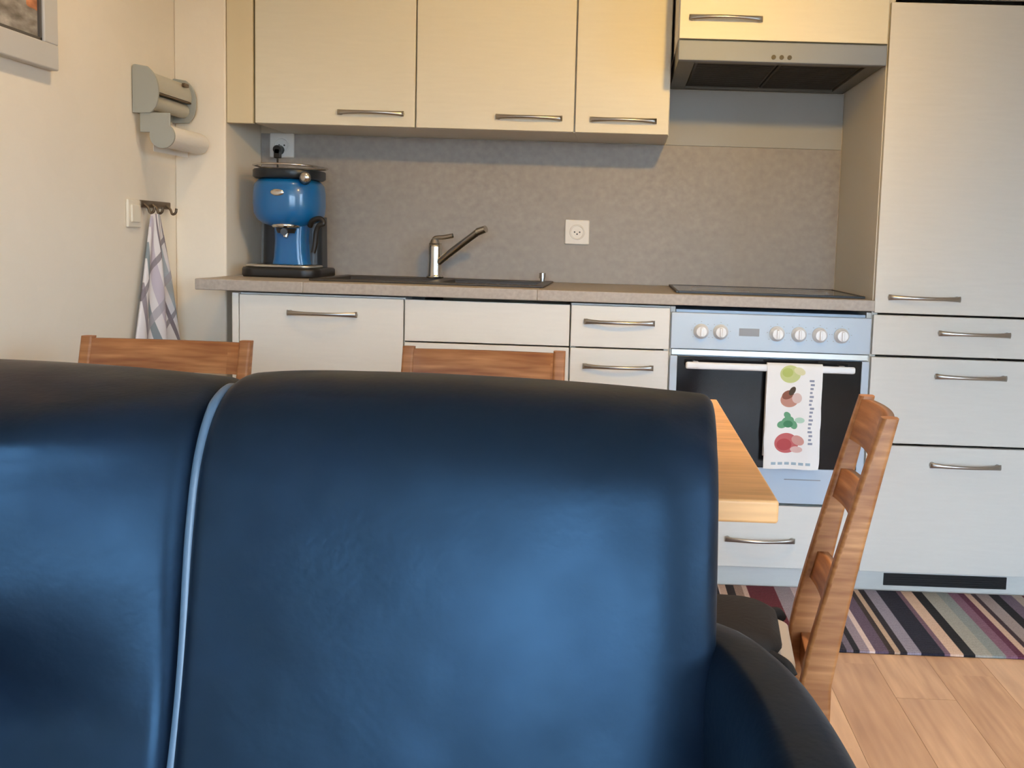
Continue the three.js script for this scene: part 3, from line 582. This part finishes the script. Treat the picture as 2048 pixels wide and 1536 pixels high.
function chair(label, at, turn, W, cushioned) {
  const c = thing('dining_chair', label, 'chair', at, turn, undefined);
  const w = W / 2, D = 0.36, zs = -0.17, hs = 0.405, H = 0.81;
  const seat = (h, t, grow) => loft([[h, grow - 0.006], [h + 0.004, grow], [h + t - 0.004, grow], [h + t, grow - 0.006]].map(([y, g]) => ringXZ(W - 0.02 + g * 2, D + g * 2, 0.035, y, 0, 0.025)));
  part('seat', seat(hs, 0.018, 0), M.seatPale, c);
  const postZ = (y) => y > hs ? zs - 0.012 - 0.085 * Math.pow((y - hs) / (H - hs), 1.15) : zs - 0.012 - 0.02 * Math.pow((hs - y) / hs, 1.5);
  for (const s of [-1, 1]) {
    const rings = [];
    for (let i = 0; i <= 20; i++) { const y = 0.0005 + (H - 0.0005) * i / 20, d = 0.034 + 0.012 * Math.sin(Math.min(1, y / 0.45) * Math.PI / 2) - (y > 0.45 ? 0.022 * (y - 0.45) / 0.36 : 0); rings.push(ringXZ(0.026, d, 0.006, y, s * (w - 0.013), postZ(y), 4)); }
    part('back_post', loft(rings), M.chair, c);
    part('front_leg', loft([[0.0005, 0.026], [0.2, 0.031], [hs - 0.0005, 0.034]].map(([y, d]) => ringXZ(d, d, 0.006, y, s * (w - 0.025), 0.175, 4))), M.chair, c);
  }
  const rail = (y0, y1, curve) => { const rings = []; for (let i = 0; i <= 12; i++) { const u = i / 12 * 2 - 1, x = u * (w - 0.0255), b = -curve * (1 - u * u), r = []; for (const [yy, zz] of [[y0, 0.009], [y1, 0.009], [y1 + 0.0, -0.009], [y0, -0.009]]) r.push([x, yy, postZ((y0 + y1) / 2) + b + zz - (yy - (y0 + y1) / 2) * 0.24]); rings.push(r); } return loft(rings); };
  part('top_rail', rail(0.738, 0.805, 0.012), M.chairX, c);
  part('back_rail', rail(0.64, 0.688, 0.012), M.chairX, c);
  part('lower_rail', rail(0.50, 0.545, 0.008), M.chairX, c);
  part('seat_frame', join(box(-w + 0.042, w - 0.042, 0.355, hs - 0.0005, 0.166, 0.184, 0.002), box(-w + 0.027, w - 0.027, 0.355, hs - 0.0005, -0.196, -0.178, 0.002), box(-w + 0.014, -w + 0.03, 0.355, hs - 0.0005, -0.158, 0.157, 0.002), box(w - 0.03, w - 0.014, 0.355, hs - 0.0005, -0.158, 0.157, 0.002)), M.chairX, c);
  if (cushioned) {
    // the pad lies on the seat: a thing of its own
    const k = thing('seat_cushion', 'dark brown-black seat cushion with ties on the chair by the table end', 'cushion', at, turn);
    part('pad', loft([[0.4235, 0.01], [0.427, 0], [0.438, -0.006], [0.452, -0.002], [0.461, 0.012], [0.464, 0.05]].map(([y, g]) => ringXZ(W - 0.035 - g * 2, 0.3 - g * 2, 0.06 - g * 0.5, y, 0, 0.02, 8))), M.cushion, k);
    for (const s of [-1, 1]) part('tie', tube([[s * (w - 0.05), 0.44, -0.09], [s * (w - 0.03), 0.436, -0.12], [s * (w - 0.012), 0.43, -0.14], [s * (w - 0.004), 0.418, -0.148]], 0.008, 40, 8), M.cushion, k);
  }
  return c;
}
chair('brown wooden dining chair showing its top rail below the striped cloth', [-1.742, 0, 1.10], 0, 0.375, false).rotation.y = Math.PI * 0 + 0;
chair('brown wooden dining chair showing its top rail in front of the sink cabinet', [-1.045, 0, 1.10], 0, 0.355, false);
chair('brown wooden ladder-back chair seen from the side at the right table end', [-0.615, 0, 1.448], -Math.PI / 2 - 0.09, 0.25, true);

// ---------------------------------------------------------------- sofa
{
  const s = thing('leather_sofa', 'dark blue leather two-seat sofa with high back and a highlight coloured into its piped seam in the foreground', 'sofa');
  // side view of a back cushion: z, y, from the bottom of its front over the top and down behind
  const side = new THREE.CatmullRomCurve3([[2.215, 0.42], [2.203, 0.5], [2.185, 0.58], [2.16, 0.68], [2.135, 0.78], [2.114, 0.845], [2.082, 0.885], [2.03, 0.905], [1.965, 0.902], [1.93, 0.87], [1.918, 0.8], [1.93, 0.66], [1.96, 0.5], [1.98, 0.42], [2.03, 0.395], [2.12, 0.392], [2.2, 0.396]].map(([z, y]) => V(0, y, z)), true, 'catmullrom', 0.5);
  const N = 110, prof = side.getSpacedPoints(N).slice(0, N).map((p) => [p.z, p.y]);
  const nrm = prof.map((_, i) => { const a = prof[(i + N - 1) % N], b = prof[(i + 1) % N], d = Math.hypot(b[0] - a[0], b[1] - a[1]); return [(b[1] - a[1]) / d, -(b[0] - a[0]) / d]; });
  function cushion(x0, x1, rl, rr, shape, crown) {
    const rings = [], w = x1 - x0, K = 70;
    for (let i = 0; i <= K; i++) {
      const t = i / K, u = 0.5 - 0.5 * Math.cos(t * Math.PI), x = x0 + w * u, el = x - x0, er = x1 - x;
      const o = (e, r) => (e < r ? r - Math.sqrt(Math.max(0, r * r - (r - e) * (r - e))) : 0);
      const off = Math.max(o(el, rl), o(er, rr));
      rings.push(prof.map(([z, y], j) => {
        const [nz, ny] = nrm[j], front = nz > 0.5 ? 1 : nz > 0 ? nz * 2 : 0;
        const b = front * shape(u, y, x) + 0.0035 * fbm(x * 7, y * 7, 71, 3) * (nz > -0.2 ? 1 : 0);
        const lean = -0.003 * Math.max(0, Math.min(1, (y - 0.6) / 0.3)) * (x0 > -1.2 ? 1 - u : u);
        return [x + lean, y + ny * ((x0 < -1.2 ? 0 : b) - off) - crown(u) * Math.max(0, (y - 0.5) / 0.4), z + nz * (b - off)];
      }));
    }
    return loft(rings);
  }
  const hump = (v, c, w) => Math.exp(-((v - c) * (v - c)) / (w * w));
  part('back_cushion', cushion(-1.1375, -0.652, 0.014, 0.013, (u, y) => 0.012 * Math.sin(Math.PI * u) * hump(y, 0.62, 0.3) - 0.022 * Math.pow(Math.max(0, u - 0.86) / 0.14, 2), (u) => 0.001 + 0.012 * Math.pow(Math.max(0, u - 0.4) / 0.6, 2) + 0.006 * Math.pow(Math.max(0, 0.2 - u) / 0.2, 2)), M.leather, s);
  part('back_cushion', cushion(-1.632, -1.1425, 0.03, 0.016, (u, y) => 0.2 * (1 - u) * THREE.MathUtils.smoothstep(y, 0.6, 0.74) + (0.16 * Math.max(0, y - 0.72) + 0.8 * Math.max(0, y - 0.84)) * Math.min(1, (1 - u) * 4), (u) => 0.001 + 0.012 * Math.pow(Math.max(0, u - 0.45) / 0.55, 2)), M.leather, s);
  // piping down the joint, the seam edge's highlight put into its pale colour
  const pp = prof.filter(([z, y], j) => nrm[j][0] > -0.1 && y > 0.44 && y < 0.886).map(([z, y], j) => [-1.1375 - 0.003 * Math.max(0, Math.min(1, (y - 0.6) / 0.3)) + 0.0015 * Math.sin(y * 22), y - 0.005, z - 0.010]);
  const turn = pp[0][1] > pp[pp.length - 1][1] ? 'unshift' : 'push';
  pp[turn]([-1.14, 0.889, 2.03]); pp[turn]([-1.14, 0.868, 1.98]);
  part('piping_highlight', tube(pp, 0.0054, 120, 10), M.piping_highlight, s);
  // arms: rounded cross-section carried forward from the back
  function arm(sx) {
    const rings = [];
    for (let i = 0; i <= 46; i++) {
      const t = i / 46, z = 1.99 + 0.87 * t, r = [];
      const out = 0.652 - 0.108 * (1 - Math.exp(-Math.max(0, z - 2.02) / 0.11)), hw = 0.046, cx = -out - 0.0 - hw;
      const top = 0.682 - 0.02 * Math.max(0, (z - 2.2) / 0.6) - 0.03 * hump(z, 1.99, 0.05), endr = t > 0.93 ? 1 - Math.pow((t - 0.93) / 0.07, 2) * 0.35 : 1;
      for (let k = 0; k < 44; k++) {
        const a = k / 44 * Math.PI * 2, ca = Math.cos(a), sa = Math.sin(a), e = 0.55, h = (top - 0.1) / 2;
        const X = Math.sign(ca) * Math.pow(Math.abs(ca), e) * hw * endr, Y = Math.sign(sa) * Math.pow(Math.abs(sa), 0.28) * h;
        r.push([sx > 0 ? cx + X : -2.28 - (cx + X), 0.1 + h + Y * (0.96 + 0.04 * endr), z]);
      }
      rings.push(r);
    }
    return loft(rings);
  }
  part('armrest', arm(1), M.leather, s); part('armrest', arm(-1), M.leather, s);
  part('frame', join(box(-1.62, -0.66, 0.1, 0.3, 1.92, 2.82, 0.02), box(-1.6, -0.68, 0.1, 0.84, 1.925, 1.945, 0.006)), M.leather, s);
  for (const [a, b] of [[-1.626, -1.142], [-1.138, -0.662]]) part('seat_cushion', loft([[0.301, 0.012], [0.31, 0], [0.395, 0], [0.415, 0.012], [0.422, 0.04], [0.426, 0.12]].map(([y, g]) => ringXZ(b - a - g * 2, 0.58 - g * 2, 0.04, y, (a + b) / 2, 2.55, 8))), M.leather, s);
  for (const x of [-1.58, -0.7]) for (const z of [1.97, 2.75]) part('leg', rod([x, 0.0005, z], [x, 0.1005, z], 0.018, 0.024), M.black, s);
}

renderer.render(scene, camera);
